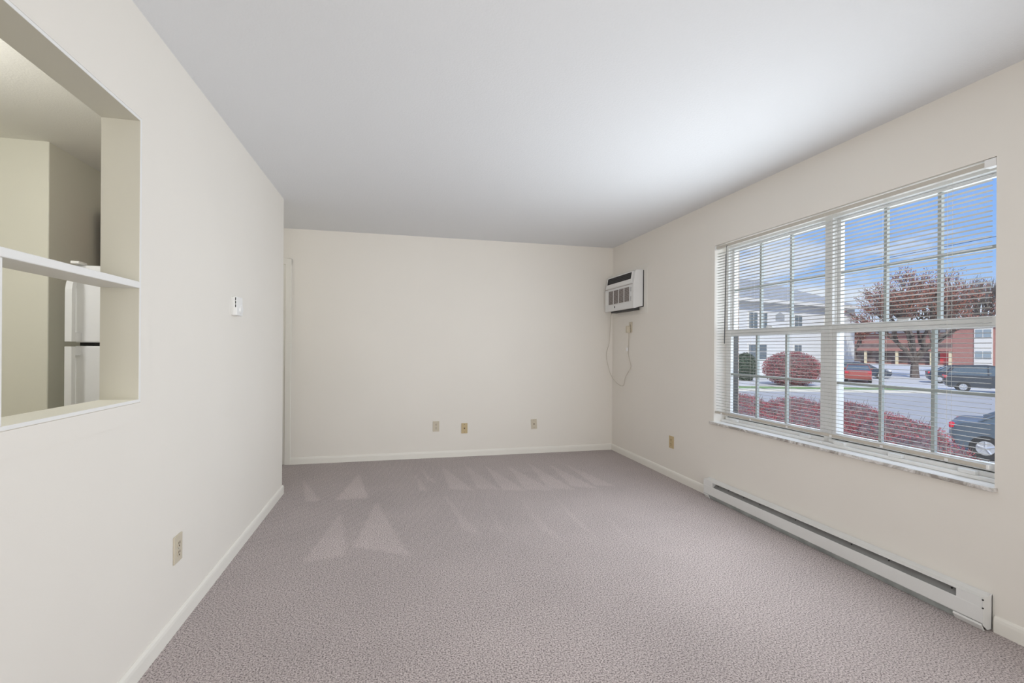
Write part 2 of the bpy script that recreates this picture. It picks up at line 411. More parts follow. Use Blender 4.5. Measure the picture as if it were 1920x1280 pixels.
# pass-through liner boards and flat casing
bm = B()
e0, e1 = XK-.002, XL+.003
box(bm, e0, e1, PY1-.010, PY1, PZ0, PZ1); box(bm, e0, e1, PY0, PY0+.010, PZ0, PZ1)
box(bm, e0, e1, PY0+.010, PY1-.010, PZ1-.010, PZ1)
bs = B(); box(bs, e0, e1, PY0+.010, PY1-.010, PZ0, PZ0+.010); struct('trim_11', bs, mat('ledge_paint', (.82, .80, .70), .4, spec=.4))
struct('trim_2', bm, mat('liner_shaded_paint', (.60, .58, .505), .5, spec=.3))  # liner colour darkened to carry the shade of the reveal
bm = B()
def frame_prism(bm, x0, x1, y0, y1, z0, z1, wd, bev=.0015):
    """mitred frame round an opening in a plane of constant x"""
    o_ = [(y0-wd, z0-wd), (y1+wd, z0-wd), (y1+wd, z1+wd), (y0-wd, z1+wd)]; i_ = [(y0, z0), (y1, z0), (y1, z1), (y0, z1)]
    for k in range(4):
        q = [o_[k], o_[(k+1) % 4], i_[(k+1) % 4], i_[k]]
        prism(bm, q, 'x', x0, x1)
frame_prism(bm, XL, XL+.0035, PY0-.0025, PY1+.0025, PZ0-.0025, PZ1+.0025, .068)
struct('trim_3', bm, M['wall'])
bm = B()
box(bm, e1, e1+.002, PY1-.010, PY1, PZ0, PZ1); box(bm, e1, e1+.002, PY0, PY0+.010, PZ0, PZ1)
box(bm, e1, e1+.002, PY0+.010, PY1-.010, PZ1-.010, PZ1); box(bm, e1, e1+.002, PY0+.010, PY1-.010, PZ0, PZ0+.010)
struct('trim_10', bm, M['white'])
# shelf board dividing the pass-through, with its post
sh = thing('pass_through_shelf', 'white painted shelf board spanning the kitchen pass-through opening', 'shelf', (XL-.06, 1.3, 1.428))
bm = B(); box(bm, e0-XL+.06-.004, .068, PY0+.01-1.3, PY1-.0105-1.3, 0, .024, bev=.003); obj('board', bm, M['white'], sh)
bm = B(); box(bm, -.055, .062, 1.330-1.3, 1.389-1.3, PZ0+.0105-1.428, -.0002, bev=.002); obj('support_post', bm, M['white'], sh)
# marble window sill
bm = B()
vsl = box(bm, 2.512, 2.655, 1.507, 3.438, WZ0-.037, WZ0-.019, bev=.004)
bm.normal_update()
for f in bm.faces: f.material_index = 0 if f.normal.x < -.3 or f.normal.z < -.3 or f.normal.y < -.3 else 1
struct('trim_4', bm, [M['marble'], mat('sill_top_lit', (.85, .85, .84), .3, noise=(7, .05, 8))])  # top painted whiter for daylight washing out the marble

# ------------------------------------------------------------------ windows
XF = 2.652
def window_unit(idx, ya, yb, left_dark=False):
    """ya < yb : clear span of one single-hung unit"""
    bm = B(); fw = .026
    box(bm, XF, 2.745, ya, ya+fw, WZ0, WZ1); box(bm, XF, 2.745, yb-fw, yb, WZ0, WZ1)
    box(bm, XF, 2.745, ya+fw, yb-fw, WZ1-.025, WZ1); box(bm, XF-.02, 2.745, ya+fw, yb-fw, WZ0, WZ0+.020)
    box(bm, XF+.022, XF+.028, ya+fw, ya+fw+.006, WZ0+.02, WZ1-.04); box(bm, XF+.022, XF+.028, yb-fw-.006, yb-fw, WZ0+.02, WZ1-.04)
    fr = struct(f'window_{idx}', bm, M['wtrim'])
    ia, ib = ya+fw+.0005, yb-fw-.0005
    def sash(name, x0, x1, z0, z1, st_, rb, rt):
        bm = B()
        box(bm, x0, x1, ia, ia+st_, z0, z1, bev=.002); box(bm, x0, x1, ib-st_, ib, z0, z1, bev=.002)
        box(bm, x0+.0005, x1-.0005, ia+st_, ib-st_, z0, z0+rb, bev=.002); box(bm, x0+.0005, x1-.0005, ia+st_, ib-st_, z1-rt, z1, bev=.002)
        s = obj(name, bm, M['wtrim'], fr)
        g0, g1 = ia+st_, ib-st_; h0, h1 = z0+rb, z1-rt; xm = (x0+x1)/2
        bm = B(); box(bm, xm-.002, xm+.002, g0, g1, h0, h1); obj('glass_pane', bm, M['glass'], s)
        bm = B()
        for k in (1, 2):
            yc = g0+(g1-g0)*k/3; box(bm, xm-.010, xm+.010, yc-.0085, yc+.0085, h0, h1)
        zc = (h0+h1)/2; box(bm, xm-.0095, xm+.0095, g0, g1, zc-.0085, zc+.0085)
        obj('muntin_grid', bm, M['grid'], s)
        return s
    up = sash('upper_sash', XF+.036, XF+.062, 1.345, WZ1-.0255, .024, .038, .018)
    lo = sash('lower_sash', XF+.001, XF+.029, WZ0+.024, 1.382, .030, .036, .050)
    # finger rail and locks on the lower sash, latches on the sill track
    bm = B(); box(bm, XF-.011, XF, ia+.03, ib-.03, 1.340, 1.347); obj('lift_rail', bm, M['wtrim'], lo)
    yc = (ia+ib)/2
    bm = B(); box(bm, XF-.014, XF, yc-.03, yc+.03, 1.3825, 1.392, bev=.002); obj('sash_lock', bm, M['wtrim'], lo)
    for f in (.12, .86) if idx == 1 else (.14, .52, .9):
        y = ia+(ib-ia)*f
        bm = B(); box(bm, XF-.045, XF-.0205, y-.035, y+.035, WZ0+.0005, WZ0+.018, bev=.002); obj('tilt_latch', bm, M['white'], fr)
    # dark weather gap beneath the lower sash
    bm = B(); box(bm, XF-.042, 2.745, ya, yb, WZ0-.0185, WZ0-.0005, bev=.002); obj('ledge', bm, M['wtrim'], fr)
    bm = B(); box(bm, XF+.003, XF+.02, ia, ib, WZ0+.0205, WZ0+.0235); obj('weather_strip', bm, M['black'], fr)
    if left_dark:
        bm = B(); box(bm, XF+.036, 2.744, ib-.008, ib+.0003, WZ0+.0205, 1.3445); obj('jamb_shade', bm, M['dark'], fr)  # dark strip painted in for the outer jamb's own shade
    return fr
window_unit(1, 2.450, WY1-.001, True); w2 = window_unit(2, WY0+.001, 2.449)

# ------------------------------------------------------------------ blind
bl = thing('window_blind', 'white horizontal mini blind lowered over the large window, slats open', 'blind', (2.56, 2.47, 2.062))
by = lambda y: y-2.47
bm = B()
# U-shaped headrail, open at the top
prism(bm, [(-.0145, 0), (.0125, 0), (.0125, -.022), (-.0145, -.022)], 'y', by(1.566), by(3.400)); obj('headrail', bm, M['rail'], bl)
for y0, y1 in ((1.521, 1.5655), (3.4005, 3.4115)):
    bm = B(); box(bm, -.019, .017, by(y0), by(y1), -.027, .008, bev=.002); obj('mounting_bracket', bm, M['white'], bl)
def slat_bm(y0, y1):
    bm = B(); n = 6; wd = .0252; rows = []
    for k in range(n+1):
        s = k/n-.5; x = s*wd; z = .0021*(1-(2*s)**2); rows.append((x, z))
    ends = []
    def ring(y, sx):
        return [bm.verts.new((x*sx, y, z)) for x, z in rows]
    ys = [(y0, .35), (y0+.002, .70), (y0+.006, .93), (y0+.011, 1), (y1-.011, 1), (y1-.006, .93), (y1-.002, .70), (y1, .35)]
    rr = [ring(y, s) for y, s in ys]
    for a, b_ in zip(rr, rr[1:]):
        for k in range(n): bm.faces.new((a[k], a[k+1], b_[k+1], b_[k]))
    bmesh.ops.recalc_face_normals(bm, faces=bm.faces[:])
    bmesh.ops.solidify(bm, geom=bm.faces[:], thickness=.0004)
    return bm
NS = 57; ZT = 2.002; PT = .0226
s0 = None
random.seed(4)
for i in range(NS):
    z = ZT-i*PT-2.062
    if s0 is None: s0 = obj('slat', slat_bm(by(1.546), by(3.402)), M['slat'], bl, smooth=True); o = s0
    else: o = s0.copy(); C.objects.link(o)
    o.parent = bl; o.location = (0, random.uniform(-.0012, .0012), z)
    o.rotation_euler = (random.uniform(-.0004, .0004), R(4.8+random.uniform(-.6, .6)), 0)
zb = .715-2.062
bm = B(); prism(bm, [(-.0135, -.004), (-.011, 0), (.011, 0), (.0135, -.004), (.0135, -.014), (.010, -.019), (-.010, -.019), (-.0135, -.014)], 'y', by(1.556), by(3.402))
obj('bottom_rail', bm, M['rail'], bl)
bm = B(); box(bm, -.0145, .0145, by(1.545), by(1.556), zb*0-.020, .0008, bev=.003); br_ = obj('rail_end_cap', bm, M['white'], bl); br_.location = (0, 0, zb)
for o in C.objects:
    if o.name == 'bottom_rail': o.location = (0, 0, zb)
for y in (1.711, 2.023, 2.332, 2.664, 3.003, 3.325):
    bm = B()
    for dx in (-.0150, .0150): tube(bm, [(dx, by(y), -.0225), (dx, by(y), zb+.0005)], .0006, 5)
    obj('ladder_cord', bm, M['cord'], bl)
    bm = B(); box(bm, -.016, -.0136, by(y)-.008, by(y)+.008, -.018, -.006, bev=.001); o = obj('cord_plug', bm, M['white'], bl); o.location = (0, 0, zb)
bm = B(); tube(bm, [(-.024, by(3.262), -.025), (-.024, by(3.266), -.10)], .0018, 6); tube(bm, [(-.026, by(3.266), -.085), (-.028, by(3.275), -.795)], .0042, 6)
tube(bm, [(-.013, by(3.262), -.018), (-.024, by(3.262), -.018), (-.024, by(3.262), -.03)], .002, 6)
obj('tilt_wand', bm, M['wand'], bl)

# ------------------------------------------------------------------ air conditioner, its trim
bm = B(); frame_prism(bm, XR-.005, XR-.0002, 4.565, 5.232, 1.672, 2.040, .078); struct('trim_5', bm, mat('sleeve_trim_paint', (.81, .785, .735), .5, spec=.3))
ac = thing('air_conditioner', 'white through-the-wall air conditioner with dark top louvre, high beside the corner', 'air conditioner', (XR, 4.915, 1.66))
ay = lambda y: y-4.915
A0, A1 = ay(4.567), ay(5.262); Zt, Zb = .400, -.006
FX = -.122           # front face
# body profile: x (into the room negative), z ; upper part leans back
prof = [(-.0105, Zt), (-.085, Zt), (-.098, .39), (FX+.004, .262), (FX, .255), (FX, .0), (FX+.006, Zb), (-.1, Zb), (-.012, .018)]
bm = B(); prism(bm, prof, 'y', A0, A1); body = obj('housing', bm, M['acw'], ac)
# dark seam between housing and wall sleeve, seen on the near side and underneath
bm = B(); box(bm, -.0104, -.0055, ay(4.5585), ay(5.240), .008, .396); obj('wall_sleeve', bm, M['black'], ac)
bm = B(); box(bm, -.085, -.0125, ay(4.64), ay(5.18), -.022, .010); obj('under_tray', bm, M['dark'], ac)
L = A1-A0
# tilted top panel plane: from (FX+.004,.262) to (-.098,.39)
def tp(s, off):      # s 0 at bottom, 1 at top
    x = FX+.004+s*(-.098-FX-.004); z = .262+s*.128
    n = Vector((-.128, 0, -.02)).normalized() if False else Vector((-.9838, 0, .1793))
    return (x+n.x*off, z+n.z*off)
def tilted(name, m, s0_, s1_, ya_, yb_, o0, o1, parent=ac, bev=0):
    bm = B(); q = [tp(s0_, o0), tp(s1_, o0), tp(s1_, o1), tp(s0_, o1)]; prism(bm, q, 'y', ya_, yb_); return obj(name, bm, m, parent)
pan = tilted('upper_panel', M['white'], .02, .99, A0+.05, A1-.02, -.002, .006)
lv = tilted('air_louver', M['black'], .36, .92, A0+.07, A1-.045, .0055, .0068)
bm = B()
for k in range(1, 22):
    y = A0+.07+(L-.115)*k/22; q = [tp(.37, .0068), tp(.91, .0068), tp(.91, .0095), tp(.37, .0095)]; prism(bm, q, 'y', y-.0012, y+.0012)
for s in (.5, .64, .78): q = [tp(s-.008, .0068), tp(s+.008, .0068), tp(s+.008, .0088), tp(s-.008, .0088)]; prism(bm, q, 'y', A0+.072, A1-.047)
obj('louver_vane', bm, mat('louver_charcoal', (.05, .05, .052), .4), lv)
bm = B(); box(bm, FX-.0012, FX+.001, A0+.02, A1-.0, .248, .256); obj('panel_seam', bm, M['acg'], ac)
# lower intake grille
GZ0, GZ1, GY0, GY1 = .070, .226, A0+.075, A1-.012
bm = B(); box(bm, FX-.0010, FX+.004, GY0, GY1, GZ0, GZ1); gr_ = obj('intake_grille', bm, M['acgd'], ac)
bm = B()
nsl = 15
for k in range(nsl):
    z = GZ0+.004+(GZ1-GZ0-.008)*k/(nsl-1); box(bm, FX-.0045, FX-.0010, GY0, GY1-.085, z-.0024, z+.0024)
obj('grille_slat', bm, M['acg'], gr_)
bm = B()
wcol = (GY1-.085-GY0)/4
for k in range(5): box(bm, FX-.0065, FX-.001, GY0+k*wcol-.0045, GY0+k*wcol+.0045, GZ0-.003, GZ1+.003)
box(bm, FX-.0062, FX-.001, GY0-.004, GY1, GZ1, GZ1+.006); box(bm, FX-.0062, FX-.001, GY0-.004, GY1, GZ0-.006, GZ0)
obj('grille_frame', bm, M['acw'], gr_)
bm = B(); box(bm, FX-.0060, FX-.0005, GY1-.080, GY1, GZ0, GZ1, bev=.002); obj('control_cover', bm, M['white'], ac)
for z0 in (.075, .175):
    bm = B()
    for k in range(4): box(bm, FX-.0013, FX-.0002, A0+.050, A0+.058, z0+k*.012, z0+k*.012+.008)
    obj('side_vent', bm, M['black'], ac)
bm = B(); box(bm, FX-.0018, FX+.001, ay(5.00), ay(5.022), .026, .050, bev=.002); o = obj('badge', bm, mat('badge_grey', (.10, .10, .10), .4), ac)
# power cord, plug and tag
pts = [(2.475, 5.20, 1.640), (2.462, 5.205, 1.58), (2.470, 5.25, 1.31), (2.455, 5.296, 1.15), (2.462, 5.240, .975), (2.478, 5.180, .88), (2.500, 5.075, .810), (2.520, 4.985, .800), (2.525, 4.935, .905),
       (2.530, 4.825, 1.015), (2.532, 4.872, 1.110), (2.533, 4.900, 1.195), (2.533, 4.887, 1.303), (2.524, 4.862, 1.400)]
bm = B(); tube(bm, [Vector(p)-Vector((XR, 4.915, 1.66)) for p in bez(pts, 8)], .0034, 8); cordo = obj('power_cord', bm, M['accord'], ac, smooth=True)
bm = B(); box(bm, 2.492-XR, 2.531-XR, 4.838-4.915, 4.885-4.915, 1.398-1.66, 1.478-1.66, bev=.005); obj('plug', bm, M['ivory'], cordo)
bm = B(); box(bm, 2.520-XR, 2.531-XR, 4.893-4.915, 4.925-4.915, 1.195-1.66, 1.235-1.66, bev=.002); obj('warning_tag', bm, M['clip'], cordo)

# ------------------------------------------------------------------ outlets and cable plates
def plate(name, label, cat, loc, rz, mm, kind, tilt=0, size=(.070, .115)):
    """local frame: plate in the xz plane, facing -y"""
    t_ = thing(name, label, cat, loc, rz); t_.rotation_euler = (0, tilt, rz)
    w_, h_ = size[0]/2, size[1]/2
    bm = B(); box(bm, -w_, w_, -.006, -.0003, -h_, h_, bev=.002); obj('cover_plate', bm, mm, t_)
    if kind == 'duplex':
        for s in (-1, 1):
            bm = B(); cyl(bm, (0, -.0065, s*.0195), 'y', .0165, .004, 20); rc = obj('receptacle', bm, mm, t_)
            bm = B(); z = s*.0195
            box(bm, -.0078, -.0052, -.0095, -.0084, z-.001, z+.010); box(bm, .0052, .0078, -.0095, -.0084, z-.001, z+.010)
            cyl(bm, (0, -.009, z-.0085), 'y', .0036, .0012, 12); obj('socket_hole', bm, M['brown'], rc)
        bm = B(); cyl(bm, (0, -.0065, 0), 'y', .003, .002, 10); obj('screw', bm, M['alu'], t_)
    else:
        bm = B(); cyl(bm, (0, -.009, 0), 'y', .0055, .010, 12); cyl(bm, (0, -.0068, 0), 'y', .008, .003, 6); obj('coax_connector', bm, M['brown'], t_)
        for s in (-1, 1):
            bm = B(); cyl(bm, (0, -.0065, s*.043), 'y', .003, .002, 10); obj('screw', bm, M['brown'], t_)
    return t_
plate('wall_outlet', 'ivory duplex outlet on back wall, leftmost of its three wall plates', 'outlet', (.426, YB, .347), 0, M['ivory'], 'duplex')
plate('cable_plate', 'yellowed cable wall plate low on back wall, between outlet and paler plate', 'wall plate', (.742, YB, .316), 0, M['almond'], 'coax')
plate('cable_plate', 'tilted beige cable wall plate, nearest the room corner on back wall', 'wall plate', (1.555, YB, .339), 0, M['ivory'], 'coax', tilt=R(-3.5))
plate('wall_outlet', 'beige duplex outlet on right wall between heater and room corner', 'outlet', (XR, 4.024, .338), R(90), M['almond'], 'duplex', size=(.076, .115)).rotation_euler = (0, 0, R(-90))
plate('wall_outlet', 'ivory duplex outlet low on the left wall', 'outlet', (XL, 2.335, .345), R(90), M['ivory'], 'duplex', size=(.078, .118))
po = plate('wall_outlet', 'narrow beige outlet high on right wall under the air conditioner, cord plugged in', 'outlet', (XR, 4.848, 1.462), R(-90), M['ivory'], 'duplex')
# ------------------------------------------------------------------ thermostat
th = thing('thermostat', 'small white wall thermostat with round dial on the left wall', 'thermostat', (XL, 3.05, 1.45), R(90))
bm = B(); box(bm, -.049, .053, -.008, -.0003, -.053, .053, bev=.002); obj('back_plate', bm, M['white'], th)
bm = B(); box(bm, -.050, .055, -.030, -.008, -.054, .054, bev=.004); obj('cover', bm, M['white'], th)
bm = B(); tube(bm, [(.018, -.030, -.018), (.018, -.037, -.018)], .026, 28, .024); dl = obj('dial', bm, M['whitem'], th)
bm = B()
for k in range(3): box(bm, -.0508, -.0492, -.026, -.021, -.008+k*.020, .008+k*.020)
obj('vent_slot', bm, M['black'], th)
bm = B(); box(bm, -.045, .02, -.0305, -.029, -.056, -.0535); obj('seam', bm, M['acg'], th)

# ------------------------------------------------------------------ baseboard heater
ht = thing('baseboard_heater', 'long white electric baseboard heater under the window', 'heater', (XR, 2.49, 0))
hy = lambda y: y-2.49
Ya, Yb = 1.523, 3.458; FXh = -.056
bm = B(); prism(bm, [(-.001, .156), (-.001, .004), (-.006, .004), (-.006, .150)], 'y', hy(Ya), hy(Yb)); obj('back_panel', bm, M['heat'], ht)
bm = B(); prism(bm, [(-.0065, .1555), (-.0065, .151), (FXh+.004, .1425), (FXh+.004, .1405), (FXh, .1405), (FXh, .1455), (-.03, .1485)], 'y', hy(Ya)+.002, hy(Yb)-.002); obj('top_hood', bm, M['heat'], ht)
bm = B(); prism(bm, [(FXh, .104), (FXh+.003, .104), (FXh+.003, .034), (FXh, .034), (FXh-.0012, .038), (FXh-.0012, .100)], 'y', hy(Ya)+.002, hy(Yb)-.002); obj('front_panel', bm, M['heat'], ht)
for a, b_ in ((Ya, 1.626), (3.345, Yb)):
    bm = B(); box(bm, FXh-.0003, -.0065, hy(a)+.0021, hy(b_), .1042, .1403); obj('junction_cover', bm, M['heat'], ht)
for y, s in ((Ya, -1), (Yb, 1)):
    bm = B(); prism(bm, [(-.0005, .160), (-.0005, .006), (-.030, .004), (FXh-.001, .028), (FXh-.002, .147), (-.03, .1495)], 'y', hy(y), hy(y)+s*-.0018); o = obj('end_cap', bm, M['heat'], ht)
    if s < 0:
        for z in (.139, .103):
            bm = B(); cyl(bm, (FXh-.0025, hy(y)-.0004, z), 'x', .0035, .003, 10); obj('screw_hole', bm, M['black'], o)
bm = B(); prism(bm, [(-.0062, .1400), (-.0062, .060), (-.052, .060), (-.052, .100), (-.012, .1385)], 'y', hy(1.627), hy(3.344)); refl = obj('inner_reflector', bm, M['slotm'], ht)
for y in (1.66, 1.95, 2.16, 2.55, 2.86, 3.02, 3.19, 3.31):
    t0 = .55; px_, pz_ = -.052+.04*t0, .100+.0385*t0
    bm = B(); n_ = Vector((-.693, 0, .721)); c_ = Vector((px_, hy(y), pz_))
    tube(bm, [c_-n_*.001, c_+n_*.0012], .0042, 12); obj('vent_hole', bm, M['black'], refl)
bm = B(); prism(bm, [(-.0550, .0330), (-.0520, .0330), (-.0370, .0018), (-.0400, .0010)], 'y', hy(Ya)+.04, hy(Yb)-.03); obj('lower_deflector', bm, M['alud'], ht)
for a in (Ya+.004, 3.395):
    bm = B(); prism(bm, [(-.036, .0005), (-.046, .0005), (-.060, .024), (-.0575, .0325), (-.044, .006)], 'y', hy(a), hy(a)+.11 if a < 2 else hy(a)+.055); obj('foot_bracket', bm, M['heat'], ht)

# ------------------------------------------------------------------ kitchen things
fg = thing('refrigerator', 'white top-freezer refrigerator seen through the kitchen pass-through', 'refrigerator', (-1.40, 3.15, 0))
W0, W1 = -.352, .352
bm = B(); box(bm, W0, W1, .065, .76, .02, 1.655, bev=.008); obj('cabinet', bm, M['fridge'], fg)
bm = B(); box(bm, W0+.004, W1-.004, .045, .066, .03, 1.645); obj('door_gasket', bm, M['black'], fg)
for nm, z0, z1 in (('freezer_door', 1.235, 1.668), ('fridge_door', .06, 1.216)):
    bm = B(); box(bm, W0, W1, 0, .046, z0, z1, bev=.010, seg=3); d = obj(nm, bm, M['fridge'], fg)
    # curved full-length handle along the left edge
    bm = B(); n_ = 14; za, zb_ = (z0+.004, z1-.03) if nm == 'freezer_door' else (z0-.004-.52, z1-.004)
    hb = []
    for k in range(n_+1):
        f = k/n_; z = za+(zb_-za)*f
        if nm == 'freezer_door': out = -.030-.052*math.sin(min(1, (1-f)/.32)*math.pi/2)*1.0
        else: out = -.030-.052*math.sin(min(1, f/.22)*math.pi/2)
        hb.append((z, out))
    va = []
    for z, out in hb:
        va.append([bm.verts.new((W0+.003, out, z)), bm.verts.new((W0+.036, out-.002, z)), bm.verts.new((W0+.040, out+.022, z)), bm.verts.new((W0+.003, out+.028, z))])
    fs = [bm.faces.new(va[0]), bm.faces.new(va[-1])]
    for a, b_ in zip(va, va[1:]):
        for k in range(4): fs.append(bm.faces.new((a[k], a[(k+1) % 4], b_[(k+1) % 4], b_[k])))
    bmesh.ops.recalc_face_normals(bm, faces=fs)
    # mounts at the ends
    for zz in (za, zb_-.05): box(bm, W0+.004, W0+.036, -.082 if (zz == za) == (nm == 'freezer_door') else -.034, .002, zz, zz+.05, bev=.004)
    obj('handle', bm, M['fridgeh'], d)
bm = B(); box(bm, W0+.004, W0+.045, -.045, .03, 1.6685, 1.684, bev=.004); obj('hinge_cover', bm, M['white'], fg)
cb = thing('kitchen_cabinet', 'reddish brown wooden wall cabinet above the refrigerator, only its edge showing', 'cabinet', (-1.45, YE-.117, 1.74))
bm = B(); box(bm, -.523, .40, -.32, -.001, 0, .405); obj('body', bm, M['wood'], cb)
for s in (0, 1):
    bm = B(); box(bm, -.523+s*.462, -.065+s*.462, -.338, -.3205, .003, .402, bev=.003); obj('door', bm, M['wood'], cb)

# ------------------------------------------------------------------ outside
GZ = -1.43
bm = B(); box(bm, XO+.01, 420, -240, 320, GZ-.3, GZ); struct('ground', bm, M['asphalt'])
# the road's far side: curb, grass strip, curb, parking lot (running along the road)
dirr = Vector((.955, -.297, 0)); nor = Vector((.297, .955, 0)); org = Vector((25.4, 24.9, 0))
def strip(bm, d0, d1, s0_, s1_, z0, z1):
    q = [org+nor*d0+dirr*s0_, org+nor*d0+dirr*s1_, org+nor*d1+dirr*s1_, org+nor*d1+dirr*s0_]
    prism(bm, [(p.x, p.y) for p in q], 'z', z0, z1)
bm = B(); strip(bm, 2.9, 140, -19, 90, GZ+.001, GZ+.05); struct('trim_6', bm, M['lot'])
bm = B(); strip(bm, .3, 2.5, -19, 8.5, GZ+.001, GZ+.12); g_ = obj('grass_strip', bm, M['grass']); g_['kind'] = 'stuff'; tag(g_, 'green grass strip between the road and the parking lot', 'grass')
bm = B(); strip(bm, 0, .295, -19, 8.8, GZ+.001, GZ+.15); strip(bm, 2.51, 2.8, -19, 8.8, GZ+.001, GZ+.15); struct('trim_7', bm, M['curb'])
bm = B(); box(bm, XO+.02, 5.0, -3, 24, GZ+.001, GZ+.06); struct('trim_8', bm, M['mulch'])

def leaf_cloud(bm, rnd, cfun, n, size, flat=0):
    for _ in range(n):
        c = cfun(); s = size*rnd.uniform(.6, 1.3)
        a = Vector((rnd.gauss(0, 1), rnd.gauss(0, 1), rnd.gauss(0, 1))).normalized(); b_ = a.cross(Vector((rnd.gauss(0, 1), rnd.gauss(0, 1), rnd.gauss(0, 1)))).normalized()
        v = [bm.verts.new(c+a*s), bm.verts.new(c+b_*s*.6), bm.verts.new(c-a*s), bm.verts.new(c-b_*s*.6)]
        bm.faces.new(v)
def bush(name, label, loc, rad, hgt, leafm, n, size, group=None, twigs=0, seed=1, corem=None):
    rnd = random.Random(seed); t_ = thing(name, label, 'bush', loc, 0, group)
    bm = B(); bmesh.ops.create_icosphere(bm, subdivisions=3, radius=1)
    for v in bm.verts:
        k = 1+.10*rnd.uniform(-1, 1); v.co = Vector((v.co.x*rad*.88*k, v.co.y*rad*.88*k, hgt*.5+v.co.z*hgt*.47*k))
    obj('inner_growth', bm, corem or M['leafp'], t_)
    bm = B()
    def c():
        d = Vector((rnd.gauss(0, 1), rnd.gauss(0, 1), rnd.gauss(0, 1))).normalized(); q = rnd.uniform(.86, 1.06)
        return Vector((d.x*rad*q, d.y*rad*q, max(.02, hgt*.5+d.z*hgt*.5*q)))
    leaf_cloud(bm, rnd, c, n, size); obj('foliage', bm, leafm, t_)
    if twigs:
        bm = B()
        for _ in range(twigs):
            a = rnd.uniform(0, 6.28); rr = rad*math.sqrt(rnd.random())*.95
            z = hgt*(.5+.5*math.sqrt(max(0, 1-(rr/rad)**2)))-.06
            p = Vector((rr*math.cos(a), rr*math.sin(a), z)); q = p+Vector((math.cos(a)*.06, math.sin(a)*.06, rnd.uniform(.10, .26)))
            tube(bm, [p, (p+q)/2+Vector((.01, .01, 0)), q], .006, 4, .003, caps=False)
        o = obj('twig', bm, M['twig'], t_); o['kind'] = 'stuff'
    return t_
# barberry hedge bed
hedge = [(11.9, 14.6), (12.6, 12.9), (12.75, 11.2), (12.0, 9.7), (11.0, 8.4), (9.95, 7.25), (8.95, 6.25),
         (10.9, 13.3), (11.0, 11.5), (10.3, 10.0), (9.3, 8.75), (8.3, 7.6), (9.4, 12.0), (8.7, 10.3)]
b0 = bush('barberry_bush', 'x', (hedge[0][0], hedge[0][1], GZ), .98, 1.12, M['leafb'], 7000, .018, 'red barberry bushes of the hedge outside the window', twigs=46, seed=3)
hl_ = 'dark red barberry bush of the hedge just outside the window'
for i, (x, y) in enumerate(hedge):
    o = b0 if i == 0 else copy_tree(b0)
    o.location = (x, y, GZ); o.rotation_euler = (0, 0, i*1.9); o['label'] = hl_
    s = .95+.07*((i*7) % 5)/4; o.scale = (s, s, s*(.80 if i in (6, 11) else .92 if i in (5, 10) else 1))
bush('burning_bush', 'large rounded maroon bush standing before the white house', (28.3, 29.2, GZ), 1.85, 2.5, M['leafm'], 9000, .05, seed=8)
bush('evergreen_shrub', 'dark green shrub by the white house, left of the maroon bush', (28.5, 34.2, GZ), .85, 2.35, M['leafg'], 2500, .09, seed=9, corem=M['leafg'])

def tree(name, label, loc, hgt, rad, leafm, nleaf, seed, levels=5, trunk_r=.3, lsize=.14, trunk_h=.25, group=None, low=0.0, rise=.12):
    """grown as segments first, fitted to the height and crown radius, then given thickness"""
    rnd = random.Random(seed); t_ = thing(name, label, 'tree', loc, 0, group); segs = []
    def grow(p, d, ln, r, lv):
        q = p+d*ln*.5+Vector((rnd.uniform(-.08, .08), rnd.uniform(-.08, .08), rnd.uniform(-.04, .04)))*ln; e_ = p+d*ln
        segs.append((p, q, e_, r, lv))
        if lv >= levels: return
        for k in range(5 if lv == 0 else rnd.choice((2, 3, 3, 4))):
            a = rnd.uniform(0, 6.28) if lv else k*6.28/5+rnd.uniform(-.3, .3); sp = rnd.uniform(.35, 1.0)
            nd = (d+Vector((math.cos(a), math.sin(a), 0))*sp+Vector((0, 0, rise))).normalized()
            st_ = e_ if k == 0 else p.lerp(e_, rnd.uniform(.55, 1) if lv else rnd.uniform(.8, 1))
            grow(st_, nd, (1.0 if lv == 0 else ln*rnd.uniform(.62, .86)), r*.60, lv+1)
    grow(Vector((0, 0, 0)), Vector((0, 0, 1)), .6, trunk_r, 0)
    zm = max(g[2].z for g in segs); rm = max(g[2].xy.length for g in segs)
    def F(p):
        z = p.z/.6*trunk_h*hgt if p.z < .6 else trunk_h*hgt+(p.z-.6)/(zm-.6)*(1-trunk_h)*hgt
        return Vector((p.x*rad/rm, p.y*rad/rm, z))
    bm = B()
    for p, q, e_, r, lv in segs: tube(bm, [F(p), F(q), F(e_)], r, 7 if lv < 2 else 4, r*.66, caps=lv == 0)
    obj('trunk', bm, M['bark'], t_)
    tips = [(F(g[0]), F(g[2])) for g in segs if g[4] >= 2]
    if nleaf:
        bm = B()
        def c():
            p, e_ = rnd.choice(tips); return p.lerp(e_, rnd.random())+Vector((rnd.gauss(0, .2), rnd.gauss(0, .2), rnd.gauss(0, .18)))
        leaf_cloud(bm, rnd, c, nleaf, lsize); obj('foliage', bm, leafm, t_)
    return t_
tree('street_tree', 'broad thinning tree with rust red leaves across the road', (48.9, 35.6, GZ), 11.5, 6.7, M['leafr'], 17000, 5, levels=6, trunk_r=.40, lsize=.07, trunk_h=.15)
tree('bare_tree', 'tall leafless tree at the right edge, behind the red brick building', (118, 72.5, GZ), 19.7, 5.6, None, 0, 11, levels=6, trunk_r=.5, trunk_h=.2, rise=.5)
tree('bare_tree', 'shorter leafless tree between the tall bare tree and the rust tree', (125, 83.1, GZ), 18.6, 5.6, None, 0, 12, levels=6, trunk_r=.42, trunk_h=.2, rise=.4)
tree('street_tree', 'small reddish tree far behind, beside the white house roof', (84, 72, GZ), 9.0, 4.5, M['leafr'], 5000, 15, levels=5, trunk_r=.3, lsize=.2)

